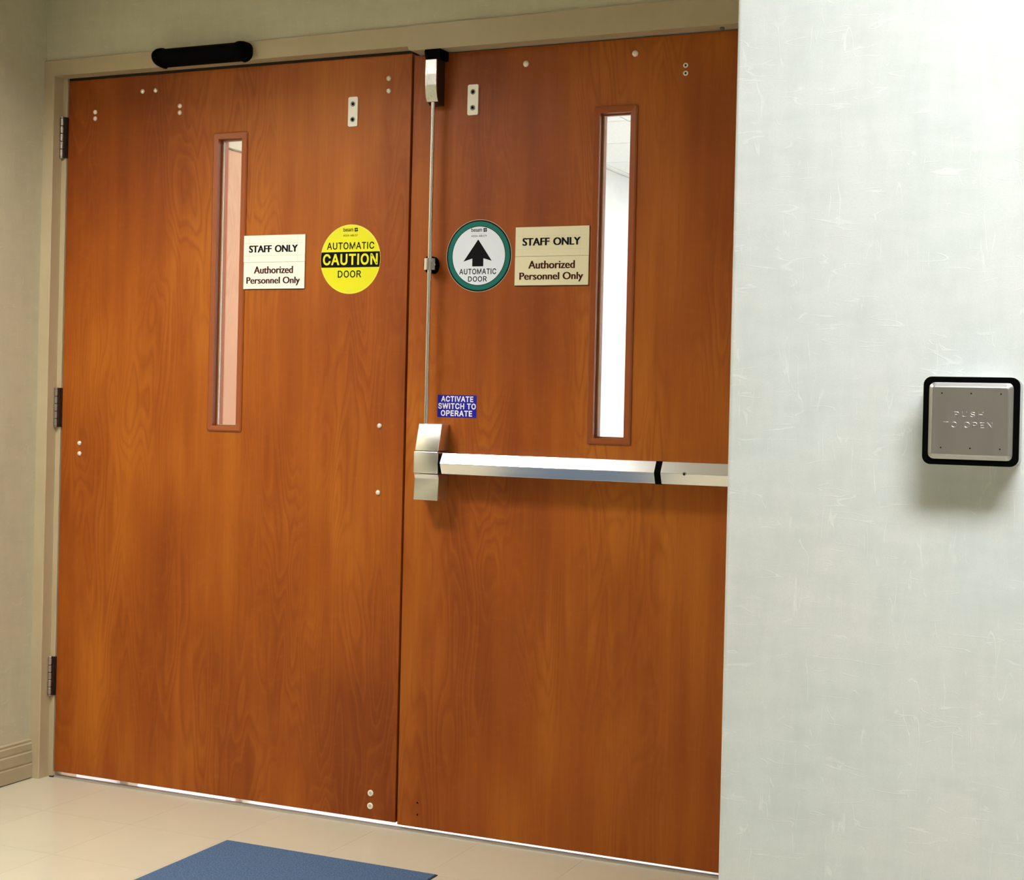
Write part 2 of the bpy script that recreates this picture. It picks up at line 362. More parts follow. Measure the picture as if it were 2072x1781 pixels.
# lettering: plain sans outlines (thousandths of the font size) for signs printed in a plain sans face
GLYPHS = {'A':(479,[[16,0,201,509,276,509,463,0,395,0,287,302,276,334,264,372,255,402,244,438,232,478,245,478,233,437,222,402,213,371,201,333,191,302,85,0],[110,142,110,199,370,199,370,142]]),
'C':(510,[[267,-7,225,-3,186,7,150,25,119,49,92,79,70,115,53,157,44,203,40,254,44,305,53,352,70,393,92,429,119,459,150,484,186,501,225,512,267,516,305,513,340,504,373,490,402,471,427,447,448,418,463,385,473,348,408,348,401,373,389,395,375,413,357,428,337,440,315,449,292,454,267,456,223,450,184,432,150,403,125,364,113,332,106,295,103,254,106,213,113,177,125,145,151,105,184,76,223,59,267,53,292,55,315,60,337,69,357,81,375,96,389,114,401,136,408,160,473,160,463,124,448,91,428,62,402,38,373,19,341,5,305,-4]]),
'T':(448,[[32,452,32,509,417,509,417,452,257,452,257,0,193,0,193,452]]),
'I':(300,[[31,0,31,57,118,57,118,452,31,452,31,509,269,509,269,452,183,452,183,57,269,57,269,0]]),
'V':(479,[[204,0,16,509,84,509,192,206,203,176,215,137,225,106,236,71,248,31,235,31,247,71,257,107,267,138,279,176,290,206,395,509,463,509,278,0]]),
'E':(418,[[60,0,60,509,372,509,372,452,125,452,125,286,355,286,355,229,125,229,125,57,375,57,375,0]]),
'S':(446,[[224,-9,172,-4,128,9,91,31,64,60,46,96,38,137,104,137,110,110,123,88,142,71,166,59,194,52,224,49,257,52,286,60,311,74,329,92,341,114,346,139,342,161,332,179,316,193,296,205,272,214,245,222,184,239,145,253,112,269,86,289,60,326,52,372,58,413,75,448,102,476,138,498,180,511,227,516,275,511,316,498,351,476,377,449,394,415,401,378,337,378,326,412,302,437,267,453,225,459,194,456,167,448,145,435,129,418,118,398,115,376,119,352,131,334,148,319,169,308,191,300,212,293,264,279,287,272,312,264,336,252,359,238,379,220,395,198,405,171,408,139,403,99,386,64,360,34,323,11,294,0,261,-7]]),
'W':(686,[[155,0,16,509,82,509,163,196,170,171,175,145,181,120,187,94,192,67,197,40,189,40,194,67,200,94,205,120,211,145,218,171,224,196,306,509,380,509,462,196,468,171,474,145,480,120,486,94,492,67,497,40,488,40,493,67,499,94,504,120,510,145,523,196,603,509,670,509,530,0,455,0,368,323,359,356,351,391,344,431,336,475,350,475,342,433,335,395,327,359,318,323,230,0]]),
'H':(517,[[60,0,60,509,125,509,125,289,392,289,392,509,457,509,457,0,392,0,392,232,125,232,125,0]]),
'O':(533,[[267,-7,225,-3,186,7,150,25,119,49,92,79,70,115,53,157,44,203,40,254,44,305,53,352,70,393,92,429,119,459,150,484,186,501,225,512,267,516,309,512,348,501,384,484,415,459,442,429,464,393,480,352,490,305,493,254,490,203,480,157,464,115,442,79,415,49,384,25,348,7,309,-3],[267,53,310,59,349,76,383,105,408,144,420,176,428,213,430,254,428,295,420,332,408,365,383,404,349,433,310,450,267,456,223,450,184,433,151,404,125,364,113,332,106,295,103,254,106,213,113,176,125,144,151,105,184,76,223,59]]),
'P':(444,[[60,0,60,509,235,509,289,503,332,487,366,462,390,430,404,391,409,348,404,304,390,265,366,233,332,207,289,191,235,186,109,186,109,242,233,242,269,246,297,256,318,272,333,294,342,319,344,348,342,376,333,402,318,423,297,439,268,449,232,452,125,452,125,0]]),
'R':(449,[[60,0,60,509,236,509,290,504,333,489,367,465,390,433,405,395,409,352,405,309,390,271,367,240,333,217,289,203,236,198,96,198,96,255,234,255,269,258,298,267,319,281,334,300,342,324,345,352,342,380,334,405,319,425,298,440,269,449,233,452,125,452,125,0],[353,0,230,229,303,229,428,0]]),
'U':(517,[[259,-8,220,-6,186,2,154,15,114,43,85,80,66,124,60,173,60,509,124,509,124,178,128,144,141,113,160,87,187,68,220,56,259,52,298,56,331,68,357,87,377,113,389,144,393,178,393,509,457,509,457,173,451,124,433,80,403,43,363,15,332,2,297,-6]]),
'M':(628,[[60,0,60,509,152,509,277,187,282,174,287,159,299,123,305,103,311,84,317,65,322,49,307,49,318,83,330,121,336,140,342,158,348,174,352,187,476,509,568,509,568,0,504,0,504,291,504,327,505,347,505,369,506,413,507,457,513,457,505,433,498,409,482,363,474,341,467,322,461,305,456,291,342,0,286,0,170,291,165,304,159,321,145,361,137,384,129,408,121,432,112,457,119,457,120,416,121,372,122,328,122,309,122,291,122,0]]),
'N':(523,[[60,0,60,509,136,509,343,183,352,169,363,151,375,130,388,107,401,82,414,55,405,54,402,81,401,108,400,134,399,157,399,195,399,509,463,509,463,0,387,0,202,290,190,310,177,331,164,354,148,381,108,452,119,454,122,384,123,354,124,328,125,307,125,291,125,0]]),
'D':(502,[[219,0,96,0,96,57,215,57,254,60,288,68,318,81,354,110,379,149,390,181,397,216,399,255,397,294,390,329,379,361,354,399,320,428,291,441,258,449,221,452,93,452,93,509,225,509,273,505,315,495,353,478,385,455,412,426,433,391,449,351,458,306,462,255,458,205,449,159,433,119,411,83,384,54,351,31,312,14,268,3],[125,509,125,0,60,0,60,509]]),
'L':(393,[[60,0,60,509,125,509,125,57,361,57,361,0]]),
'Y':(472,[[203,0,203,208,16,509,91,509,192,344,208,318,222,292,236,264,250,230,224,230,237,265,251,293,265,318,280,344,381,509,455,509,268,208,268,0]]),
'B':(456,[[60,0,60,509,241,509,289,504,329,491,359,469,381,442,394,410,398,374,395,344,387,320,373,301,356,286,336,275,315,267,315,262,339,257,363,245,385,227,402,203,414,173,418,136,413,100,400,67,377,39,344,18,301,4,247,0],[125,57,245,57,296,63,330,80,349,105,355,137,352,161,342,184,327,203,306,218,279,228,248,231,125,231],[125,285,238,285,265,288,288,296,308,309,323,326,333,348,336,372,330,403,313,429,283,446,240,452,125,452]]),
'b':(424,[[229,-8,198,-5,172,4,153,17,138,31,127,46,118,59,112,59,112,0,53,0,53,509,114,509,114,319,118,319,127,331,137,346,152,360,171,373,197,381,229,384,274,378,313,361,345,332,370,293,381,261,388,227,390,189,388,151,381,116,370,84,346,45,313,16,274,-2],[220,47,253,51,279,66,301,88,316,117,325,151,328,189,325,227,316,261,301,290,280,311,253,325,220,330,188,325,161,312,140,291,125,263,116,229,113,189,116,150,125,115,140,86,162,65,188,51]]),
'e':(404,[[212,-8,161,-2,117,16,82,46,56,85,44,116,37,150,34,187,36,224,44,258,55,290,81,329,115,359,157,378,205,384,236,382,266,374,294,361,319,341,341,315,357,282,368,242,371,194,371,169,75,169,75,221,338,221,310,202,307,237,298,269,283,294,263,314,237,326,205,330,173,326,146,313,125,294,109,270,99,241,96,211,96,178,100,139,110,106,128,80,151,61,179,50,212,46,234,48,254,53,271,61,285,73,297,88,306,105,365,91,353,63,335,39,311,19,283,4,249,-5]]),
's':(365,[[182,-8,145,-5,112,3,84,18,62,38,45,63,36,94,94,107,105,79,124,60,150,49,181,45,217,50,244,62,262,81,268,103,265,121,254,136,237,147,212,155,149,170,104,186,72,208,53,237,47,274,51,305,65,332,87,354,115,370,149,381,187,384,223,381,254,372,279,358,299,339,314,316,324,290,268,277,258,298,243,316,219,328,187,333,156,329,131,317,114,299,109,277,112,258,124,243,144,232,172,223,229,209,275,194,306,171,325,142,331,107,326,75,312,47,290,24,260,6,223,-5]]),
'a':(389,[[160,-9,126,-5,94,5,68,22,48,45,35,73,30,108,34,138,43,161,58,179,78,193,100,203,125,211,152,216,178,220,209,224,234,227,252,230,265,235,273,243,276,255,276,257,273,279,267,297,256,311,240,322,220,329,196,331,171,329,149,322,132,313,118,301,107,288,100,274,41,291,57,322,79,346,104,364,133,375,163,382,194,384,215,383,239,379,263,372,286,360,306,343,322,320,333,290,337,251,337,0,277,0,277,52,272,52,264,38,252,25,236,12,215,1,190,-6],[170,45,202,49,228,59,248,74,263,93,272,115,276,138,276,190,270,186,259,182,246,179,231,176,216,173,200,171,175,168,154,164,134,159,117,150,103,139,95,124,92,105,94,87,102,72,114,61,130,52,149,47]]),
'm':(610,[[53,0,53,379,112,379,112,295,108,295,118,323,132,346,151,363,172,376,195,384,219,386,257,380,287,361,309,331,321,295,312,295,322,321,337,343,357,361,381,375,407,383,437,386,468,383,497,372,522,354,541,328,553,296,557,255,557,0,496,0,496,254,490,289,473,313,447,326,419,330,395,328,374,320,358,307,345,290,338,270,335,247,335,0,274,0,274,260,269,288,253,311,229,326,199,330,178,328,158,320,140,307,126,289,117,266,114,238,114,0]])}
def _arc(cx, cz, rx, rz, a0, a1, n):
    r = []
    for i in range(n+1):
        a = a0+(a1-a0)*i/n
        r += [round(cx+rx*math.cos(a)), round(cz+rz*math.sin(a))]
    return r
def _bow(cx, cz, rx, rz): return _arc(cx, cz, rx, rz, PI/2, -PI/2, 12)
GLYPHS['I'] = (190, [[62, 0, 62, 509, 126, 509, 126, 0]])
GLYPHS['A'] = (480, [[12, 0, 206, 509, 274, 509, 468, 0, 399, 0, 346, 148, 134, 148, 81, 0], [155, 203, 325, 203, 240, 440]])
GLYPHS['P'] = (450, [[58, 0, 58, 509] + _bow(262, 355, 154, 154) + [122, 201, 122, 0], [122, 257, 122, 453] + _bow(252, 355, 98, 98)])
GLYPHS['R'] = (490, [[58, 0, 58, 509] + _bow(280, 369, 140, 140)[:-4] + [318, 226, 458, 0, 380, 0, 250, 220, 122, 220, 122, 0], [122, 275, 122, 453] + _bow(268, 364, 89, 89)])
GLYPHS['D'] = (520, [[58, 0, 58, 509] + _bow(230, 254.5, 238, 254.5), [122, 56, 122, 453] + _bow(226, 254.5, 174, 198.5)])

def curve_mesh(cu):
    o = bpy.data.objects.new('t', cu)
    COL.objects.link(o)
    bpy.context.view_layer.update()
    me = bpy.data.meshes.new_from_object(o.evaluated_get(bpy.context.evaluated_depsgraph_get()))
    bpy.data.objects.remove(o); bpy.data.curves.remove(cu)
    return me

def sans(text, bold=0.0, track=0.0, space=230, relief=False):
    cu = bpy.data.curves.new('t', 'CURVE')
    cu.dimensions = '2D'; cu.fill_mode = 'BOTH'; cu.extrude = 0.01; cu.offset = bold
    if relief: cu.extrude = 0.0; cu.bevel_depth = 0.028; cu.bevel_resolution = 1
    x = 0
    for ch in text:
        if ch == ' ':
            x += space; continue
        adv, polys = GLYPHS[ch]
        for p in polys:
            sp = cu.splines.new('POLY')
            sp.points.add(len(p)//2-1)
            for i in range(len(p)//2):
                sp.points[i].co = ((p[2*i]+x)/1000, p[2*i+1]/1000, 0, 1)
            sp.use_cyclic_u = True
        x += adv + track
    return curve_mesh(cu)

def humanist(text, bold=0.0):
    cu = bpy.data.curves.new('t', 'FONT')
    cu.body = text; cu.size = 1; cu.extrude = 0.01; cu.offset = bold; cu.resolution_u = 5
    return curve_mesh(cu)

def lettering(parent, me, m, x0, x1, z0, z1, y, name='lettering', widen=0.0, relief=0.0):
    """fit a text mesh into the rectangle x0..x1, z0..z1 on a plane facing -y; widen thickens the upright strokes"""
    if relief:
        zz_ = max(v.co.z for v in me.vertices)
        for v in me.vertices: v.co.z = v.co.z/zz_*relief/0.0002
    vs = [v.co.copy() for v in me.vertices]
    ax, bx = min(v.x for v in vs), max(v.x for v in vs)
    az, bz = min(v.y for v in vs), max(v.y for v in vs)
    fs = [list(p.vertices) for p in me.polygons]
    bpy.data.meshes.remove(me)
    V, Fc = [], []
    for dx in ((-widen, widen) if widen else (0,)):
        o = len(V)
        for v in vs:
            V.append((x0+(v.x-ax)/(bx-ax)*(x1-x0)+dx, y-0.0002*(v.z if relief else (1 if v.z > 0 else 0))-(0.00003 if dx > 0 else 0), z0+(v.y-az)/(bz-az)*(z1-z0)))
        Fc += [[i+o for i in f] for f in fs]
    mm = bpy.data.meshes.new(name); mm.from_pydata(V, [], Fc); mm.update()
    mm.materials.append(M[m])
    o = bpy.data.objects.new(name, mm); COL.objects.link(o)
    return hang(o, parent)

# ================================================================= THE SETTING
XL, XR, XE, YB = -0.057, 5.42, 2.558, -1.455      # left wall, end of hall, alcove corner, face of the hall wall
YN, ZC = -4.86, 2.72

# ---- floor of single vinyl tiles
fl = nbox('floor', (XL-0.1, XR+0.1, YN-0.1, 0.0, -0.05, -0.0032), 'tile_joint', kind='structure')
TS, X0 = 0.3048, 0.5430-2*0.3048
bm = bmesh.new(); box(bm, 0.0003, TS-0.0003, -TS+0.0003, -0.0003, -0.004, 0.0)
tile0 = obj('tile', bm, 'tile', fl)
first = True
for j in range(16):
    for i in range(18):
        x, y = X0+i*TS, -0.004-j*TS
        if x > XE-0.01 and y > YB+0.02: continue
        if first: tile0.location = (x, y, 0); first = False; continue
        c = tile0.copy(); COL.objects.link(c); c.location = (x, y, 0)

# ---- walls on this side
nbox('wall_left', (XL-0.12, XL, YN-0.1, 0.0, -0.003, ZC), 'paper_a', kind='structure')
wb = bmesh.new()
box(wb, XL-0.12, XE+0.1, 0.0, 0.10, 2.170, ZC)      # above the door frame
box(wb, 2.450, XE+0.1, 0.0, 0.10, -0.003, 2.170)
wb_o = obj('wall_back', wb, 'paper_a'); wb_o['kind'] = 'structure'
# hall wall beside the alcove, with its slightly rounded outside corner
bm = bmesh.new()
r = 0.006
pts = [(XR, YB), (XE+r, YB)] + [(XE+r-r*math.sin(a), YB+r-r*math.cos(a)) for a in (PI/8, PI/4, 3*PI/8)] + [(XE, YB+r), (XE, 0.0), (XR, 0.0)]
prism(bm, pts, 'z', -0.003, ZC)
wr = obj('wall_right', bm, 'paper_b'); wr['kind'] = 'structure'
nbox('wall_end', (XR, XR+0.12, YN-0.1, YB, -0.003, ZC), 'tan_wall', kind='structure')
nbox('wall_rear', (XL, XR, YN-0.12, YN, -0.003, ZC), 'tan_wall', kind='structure')
nbox('ceiling', (XL-0.1, XR+0.1, YN-0.1, 0.09, ZC, ZC+0.06), 'ceil', kind='structure')

# ---- baseboards
def baseboard(name, x, y0, y1):
    p = [(0, 0.003), (0.0135, 0.003), (0.0135, 0.043), (0.0105, 0.046), (0.0105, 0.048), (0.0125, 0.052), (0.0125, 0.080),
         (0.0090, 0.083), (0.0090, 0.085), (0.0105, 0.089), (0.0100, 0.106), (0.0065, 0.109), (0.0065, 0.111), (0.0070, 0.116), (0.0040, 0.120), (0, 0.120)]
    bm = bmesh.new()
    prism(bm, [(x+a, b) for a, b in p], 'y', y0, y1)
    o = obj(name, bm, 'base'); o['kind'] = 'structure'
    g_ = nbox('shadow_gap', (x, x+0.008, y0, y1, 0, 0.0032), 'dark', o)
    return o
baseboard('baseboard_left', XL, YN, -0.0455)
bm = bmesh.new()
prism(bm, [(YB, 0.0), (YB-0.0135, 0.0), (YB-0.0135, 0.043), (YB-0.0105, 0.046), (YB-0.0125, 0.052), (YB-0.0125, 0.08), (YB-0.009, 0.083), (YB-0.0105, 0.089), (YB-0.01, 0.106), (YB-0.004, 0.12), (YB, 0.12)], 'x', XE+0.004, XR)
o = obj('baseboard_right', bm, 'base'); o['kind'] = 'structure'

# ---- steel door frame
YF = -0.045
bm = bmesh.new()
# left jamb: face, return, inner strip (one profile in plan)
prism(bm, [(XL, YF), (-0.0215, YF), (-0.0190, YF+0.0025), (-0.0190, -0.004), (-0.0030, -0.004), (-0.0020, -0.003), (-0.0020, 0.105), (XL, 0.105)], 'z', 0.0, 2.1392)
# head: face with the deeper stop over the right leaf
zt = (2.186, 2.203)
xe = 2.45
def slope(x): return zt[0]+(zt[1]-zt[0])*(x-XL)/(xe-XL)
for (a, b, zb) in ((XL, 1.2050, 2.1392),):
    v = box(bm, a, b, YF, 0.105, zb, 2.19)
    for w in v[4:]: w.co.z = slope(w.co.x)
fr = obj('trim_1', bm, 'frame'); fr['kind'] = 'structure'
bm = bmesh.new()
pts = [(1.2050, 2.1395), (1.2058, 2.1335), (1.2085, 2.1295), (1.2130, 2.1275), (1.2230, 2.1268), (xe, 2.1285), (xe, slope(xe)), (1.2050, slope(1.2050))]
prism(bm, pts, 'y', YF-0.0008, 0.105)
bevel(bm, 0.0012, 2, [e for e in bm.edges if abs(e.verts[0].co.y-e.verts[1].co.y) < 1e-6 and e.verts[0].co.y < 0 and max(e.verts[0].co.z, e.verts[1].co.z) < 2.15])
head = obj('head_rail', bm, 'frame', fr)
nbox('jamb', (2.405, xe, YF, 0.105, 0.0, 2.1285), 'frame', fr, 0.001)
bm = bmesh.new(); lathe(bm, [(0.006, 2.1275), (0.006, 2.1235), (0.004, 2.1215)], 'z', 12, (2.085, -0.020, 0))
obj('screw', bm, 'screw', fr, True)
# dark caulk strip in the crack along the top of the frame
bm = bmesh.new()
prism(bm, [(XL, zt[0]-0.0002), (xe, zt[1]-0.0002), (xe, zt[1]+0.0022), (XL, zt[0]+0.0022)], 'y', -0.0386, 0.0)
# wall board above the frame stands flush with it: thick plaster face
bm2 = bmesh.new()
prism(bm2, [(XL, zt[0]+0.0023), (xe, zt[1]+0.0023), (XE, zt[1]+0.0023), (XE, ZC), (XL, ZC)], 'y', -0.038, 0.0)
obj('plaster_face', bm2, 'paper_a', wb_o)
obj('caulk_line', bm, 'caulk', fr)

# ---- threshold
bm = bmesh.new()
prism(bm, [(-0.005, 0.0), (-0.004, 0.0022), (0.018, 0.0024), (0.020, 0.0)], 'x', -0.016, 2.404)
o = obj('trim_2', bm, 'alu'); o['kind'] = 'structure'
nbox('reflector_strip', (-0.002, 2.404, 0.0202, 0.0480, -0.001, 0.0024), 'polished', o, 0.0005, 1)  # added strip mirroring the bright corridor as a light line under the doors
nbox('shadow_gap', (-0.010, 0.004, -0.009, 0.0, 0.0, 0.0032), 'dark', o)

# ---- door leaves
def leaf(name, x0, x1, z0, z1, yf, thick, ox0, ox1, oz0, oz1, m):
    o_ = [(x0, z0), (x1, z0), (x1, z1), (x0, z1)]
    i_ = [(ox0, oz0), (ox1, oz0), (ox1, oz1), (ox0, oz1)]
    bm = bmesh.new()
    ring_prism(bm, o_, i_, yf, yf+thick)
    outer = [e for e in bm.edges if all(any(abs(v.co.x-p[0]) < 1e-6 and abs(v.co.z-p[1]) < 1e-6 for p in o_) for v in e.verts) and all(abs(v.co.y-yf) < 1e-6 for v in e.verts)]
    bevel(bm, 0.0012, 2, outer)
    o = obj(name, bm, m); o['kind'] = 'structure'
    return o

def lite(parent, ox0, ox1, oz0, oz1, yf, thick):
    fw = 0.0175
    out = rrect(ox0-fw, ox1+fw, oz0-fw+0.003, oz1+fw, 0.006, 3)
    mid = rrect(ox0-fw+0.004, ox1+fw-0.004, oz0-fw+0.007, oz1+fw-0.004, 0.004, 3)
    inn = rrect(ox0+0.0012, ox1-0.0012, oz0+0.0012, oz1-0.0012, 0.0012, 3)
    bm = bmesh.new()
    # one moulded profile: outer edge, crown, slope to the opening, return inside the opening to the bead
    loops = [(out, yf), (out, yf-0.0028), (mid, yf-0.0052), (inn, yf-0.0036), (inn, yf+0.016),
             (rrect(ox0+0.0040, ox1-0.0040, oz0+0.0040, oz1-0.0040, 0.0012, 3), yf+0.0165),
             (rrect(ox0+0.0040, ox1-0.0040, oz0+0.0040, oz1-0.0040, 0.0012, 3), yf+thick-0.016),
             (inn, yf+thick-0.016), (inn, yf+thick+0.0036), (mid, yf+thick+0.0052), (out, yf+thick+0.0028), (out, yf+thick)]
    L = [[bm.verts.new((p[0], y, p[1])) for p in q] for q, y in loops]
    n = len(out)
    for A, B in zip(L, L[1:]):
        for i in range(n):
            bm.faces.new((A[i], A[(i+1) % n], B[(i+1) % n], B[i]))
    wf = obj('window_frame', bm, 'lite', parent)
    # dark glazing gasket and metal bead
    bm = bmesh.new()
    a = [(ox0+0.0040, oz0+0.0040), (ox1-0.0040, oz0+0.0040), (ox1-0.0040, oz1-0.0040), (ox0+0.0040, oz1-0.0040)]
    b = [(ox0+0.0065, oz0+0.0055), (ox1-0.0055, oz0+0.0055), (ox1-0.0055, oz1-0.0055), (ox0+0.0065, oz1-0.0055)]
    ring_prism(bm, a, b, yf+0.0166, yf+0.0195)
    obj('glazing_bead', bm, 'frame', wf)
    bm = bmesh.new(); box(bm, ox0+0.0045, ox1-0.0045, yf+0.0200, yf+0.0245, oz0+0.0045, oz1-0.0045)
    obj('glass_pane', bm, 'glass', wf)
    return wf

LO = (0.5590, 0.6435, 1.0905, 1.9275)
RO = (1.7530, 1.8405, 1.0905, 1.9360)
d1 = leaf('door_1', 0.0012, 1.1945, 0.0172, 2.1312, 0.0, 0.0445, *LO, 'wood_a')
lite(d1, *LO, 0.0, 0.0445)
d2 = leaf('door_2', 1.2002, 2.4030, 0.0128, 2.1240, 0.002, 0.0445, *RO, 'wood_b')
lite(d2, *RO, 0.002, 0.0445)
# bottom and edge details: dark strip in meeting gap, another painting the shade over left leaf
nbox('edge_strip', (1.1950, 1.1998, 0.0120, 0.0400, 0.02, 2.12), 'dark', d1)
nbox('top_gap_shade', (0.0012, 1.1945, 0.0012, 0.0440, 2.1314, 2.1391), 'dark', d1)

def bolt(parent, x, z, yf, r=0.0072, m='nickel', kind='dome'):
    bm = bmesh.new()
    if kind == 'dome':
        lathe(bm, [(r, 0.0), (r, -0.0010), (r*0.90, -0.0026), (r*0.66, -0.0042), (r*0.34, -0.0050), (r*0.22, -0.0051), (r*0.20, -0.0036)], 'y', 20)
    elif kind == 'flat':
        lathe(bm, [(r, 0.0), (r, -0.0016), (r*0.86, -0.0024), (r*0.62, -0.0024), (r*0.56, -0.0016)], 'y', 20)
    elif kind == 'ring':
        lathe(bm, [(r, 0.0), (r, -0.0014), (r*0.80, -0.0020), (r*0.50, -0.0016), (r*0.44, -0.0003)], 'y', 20)
    o = obj({'dome': 'bolt_head', 'flat': 'bolt_cap', 'ring': 'bolt_sleeve'}[kind], bm, m, parent, True)
    o.location = (x, yf, z)
    if kind == 'ring':
        bm = bmesh.new(); lathe(bm, [(r*0.46, -0.0004), (r*0.46, -0.0009)], 'y', 16)
        q = obj('bolt_hole', bm, 'dark', o)
    if kind == 'flat':
        bm = bmesh.new(); lathe(bm, [(r*0.58, -0.0010), (r*0.55, -0.0021)], 'y', 16)
        q = obj('plug', bm, 'disc', o)
    return o
for x, z in ((0.1035, 2.0310), (0.1040, 2.0115), (0.2802, 2.0831), (0.3275, 2.0831), (0.4171, 2.0315), (0.4176, 2.0119),
             (1.1225, 2.0667), (1.1234, 2.0324), (1.1179, 1.1058), (1.1181, 0.9212), (0.0714, 1.0246), (0.0723, 0.9930)):
    bolt(d1, x, z, 0.0)
for x, z in ((1.1163, 0.0890), (1.1157, 0.0534)):
    bolt(d1, x, z, 0.0, 0.0088, 'cream_plate', 'flat')
for x, z in ((1.5381, 2.0789), (1.8466, 2.0843)):
    bolt(d2, x, z, 0.002, 0.0086)
for x, z in ((1.9837, 2.0444), (1.9842, 2.0243)):
    bolt(d2, x, z, 0.002, 0.0065, 'nickel', 'ring')
for x, z in ((1.2625, 0.0803), (1.2633, 0.0480)):
    bm = bmesh.new(); lathe(bm, [(0.0048, 0.0), (0.0048, -0.0006), (0.0030, -0.0008), (0.0024, 0.0002)], 'y', 14)
    o = obj('filled_hole', bm, 'wood_edge', d2, True); o.location = (x, 0.002, z)

def strike_plate(parent, x0, x1, z0, z1, yf):
    bm = bmesh.new(); prism(bm, rrect(x0, x1, z0, z1, 0.004), 'y', yf, yf-0.0035)
    bevel(bm, 0.0008, 2, [e for e in bm.edges if all(abs(v.co.y-(yf-0.0035)) < 1e-6 for v in e.verts)])
    p = obj('mounting_plate', bm, 'cream_plate', parent)
    xc = (x0+x1)/2
    for z in (z1-0.0200, z0+0.0195):
        bm = bmesh.new(); lathe(bm, [(0.0072, 0), (0.0072, -0.0008), (0.0058, -0.0012), (0.0040, -0.0006), (0.0034, 0.0004)], 'y', 18)
        s = obj('screw', bm, 'screw', p, True); s.location = (xc, yf-0.0035, z)
strike_plate(d1, 0.9960, 1.0262, 1.9395, 2.0222, 0.0)
strike_plate(d2, 1.3680, 1.3998, 1.9512, 2.0335, 0.002)

# ---- hinges of the left leaf: five knuckles on a pin, dark leaves behind
for zc, ht in ((1.9575, 0.1290), (1.1320, 0.1235), (0.3095, 0.1220)):
    xh, yh, rh = -0.0125, -0.0125, 0.0062
    zb, zt_ = zc-ht/2, zc+ht/2
    bm = bmesh.new()
    box(bm, -0.0185, -0.0020, -0.0085, -0.0040, zb+0.002, zt_-0.002)
    hg = obj('hinge', bm, 'hinge_dark', d1)
    kh = (ht-0.010)/5
    for i in range(5):
        a = zb+0.005+i*kh
        bm = bmesh.new(); lathe(bm, [(rh*0.80, a+0.0006), (rh, a+0.0020), (rh, a+kh-0.0022), (rh*0.80, a+kh-0.0010)], 'z', 20, (xh, yh, 0))
        obj('knuckle', bm, 'hinge', hg, True)
    for z, s in ((zt_-0.005, 1), (zb+0.005, -1)):
        bm = bmesh.new(); lathe(bm, [(rh*0.96, z), (rh*0.96, z+s*0.0026), (rh*0.6, z+s*0.0048)], 'z', 20, (xh, yh, 0))
        obj('pin_tip', bm, 'hinge', hg, True)
    bm = bmesh.new(); box(bm, -0.0075, 0.0012, -0.0050, 0.0120, zb+0.002, zt_-0.002)
    obj('hinge_leaf', bm, 'hinge_dark', hg)

# ================================================================= BEYOND THE DOORS
bx0, bx1, by1, bz = -0.15, 2.60, 8.0, 2.60
nbox('wall_beyond_left', (bx0-0.1, bx0, 0.10, by1, -0.003, bz), 'white_wall', kind='structure')
nbox('wall_beyond_right', (bx1, bx1+0.1, 0.10, by1, -0.003, bz), 'white_wall', kind='structure')
nbox('wall_beyond_far', (bx0, bx1, by1, by1+0.1, -0.003, bz), 'white_wall', kind='structure')
nbox('floor.001', (bx0-0.1, bx1+0.1, 0.0, by1, -0.05, 0.0), 'pale_floor', kind='structure')
cb = nbox('ceiling.001', (bx0-0.1, bx1+0.1, 0.10, by1, bz+0.012, bz+0.05), 'grid', kind='structure')
gx = [bx0] + [v for v in (0.520-0.61, 0.520, 1.130, 1.740, 2.350) if v > bx0+0.03] + [bx1]
gy = [0.10] + [3.440+0.604*k for k in range(-5, 8) if 0.2 < 3.440+0.604*k < by1] + [by1]
lights_c = []
for i in range(len(gx)-1):
    for j in range(len(gy)-1):
        if i == 3 and j in (0, 2, 3, 7, 8, 11): lights_c.append((gx[i], gx[i+1], gy[j], gy[j+1])); continue
        nbox('ceiling_tile', (gx[i]+0.004, gx[i+1]-0.004, gy[j]+0.004, gy[j+1]-0.004, bz, bz+0.0125), 'ceil', cb)
def troffer(x0, x1, y0, y1, z, lamp, label, group, skirt=0.0):
    t = empty('ceiling_light', ((x0+x1)/2, (y0+y1)/2, z))
    tag(t, label, 'light', group)
    bm = bmesh.new()
    fw = 0.018
    A = [(x0, y0), (x1, y0), (x1, y1), (x0, y1)]
    B = [(x0+fw, y0+fw), (x1-fw, y0+fw), (x1-fw, y1-fw), (x0+fw, y1-fw)]
    L = [[bm.verts.new((p[0], p[1], zz)) for p in q] for q, zz in ((A, z), (B, z), (B, z-0.012-skirt), (A, z-0.012-skirt))]
    for k in range(4):
        P, Q = L[k], L[(k+1) % 4]
        for i in range(4): bm.faces.new((P[i], P[(i+1) % 4], Q[(i+1) % 4], Q[i]))
    hang(obj('light_frame', bm, 'light_skirt' if skirt else 'white'), t)  # deep dark skirt added to cut light off door tops and header
    bm = bmesh.new(); box(bm, x0+fw, x1-fw, y0+fw, y1-fw, z-0.007, z-0.003)
    hang(obj('diffuser', bm, lamp), t)
    return t
for a, b, c, d in lights_c:
    troffer(a+0.01, b-0.01, c+0.01, d-0.01, bz+0.008, 'lamp_c', 'square ceiling light beyond the doors, ' + ('nearest to the doors', 'second from the doors', 'third from the doors, first of the middle pair', 'fourth from the doors', 'fifth from the doors', 'farthest from the doors')[lights_c.index((a, b, c, d))], 'ceiling lights beyond the doors')
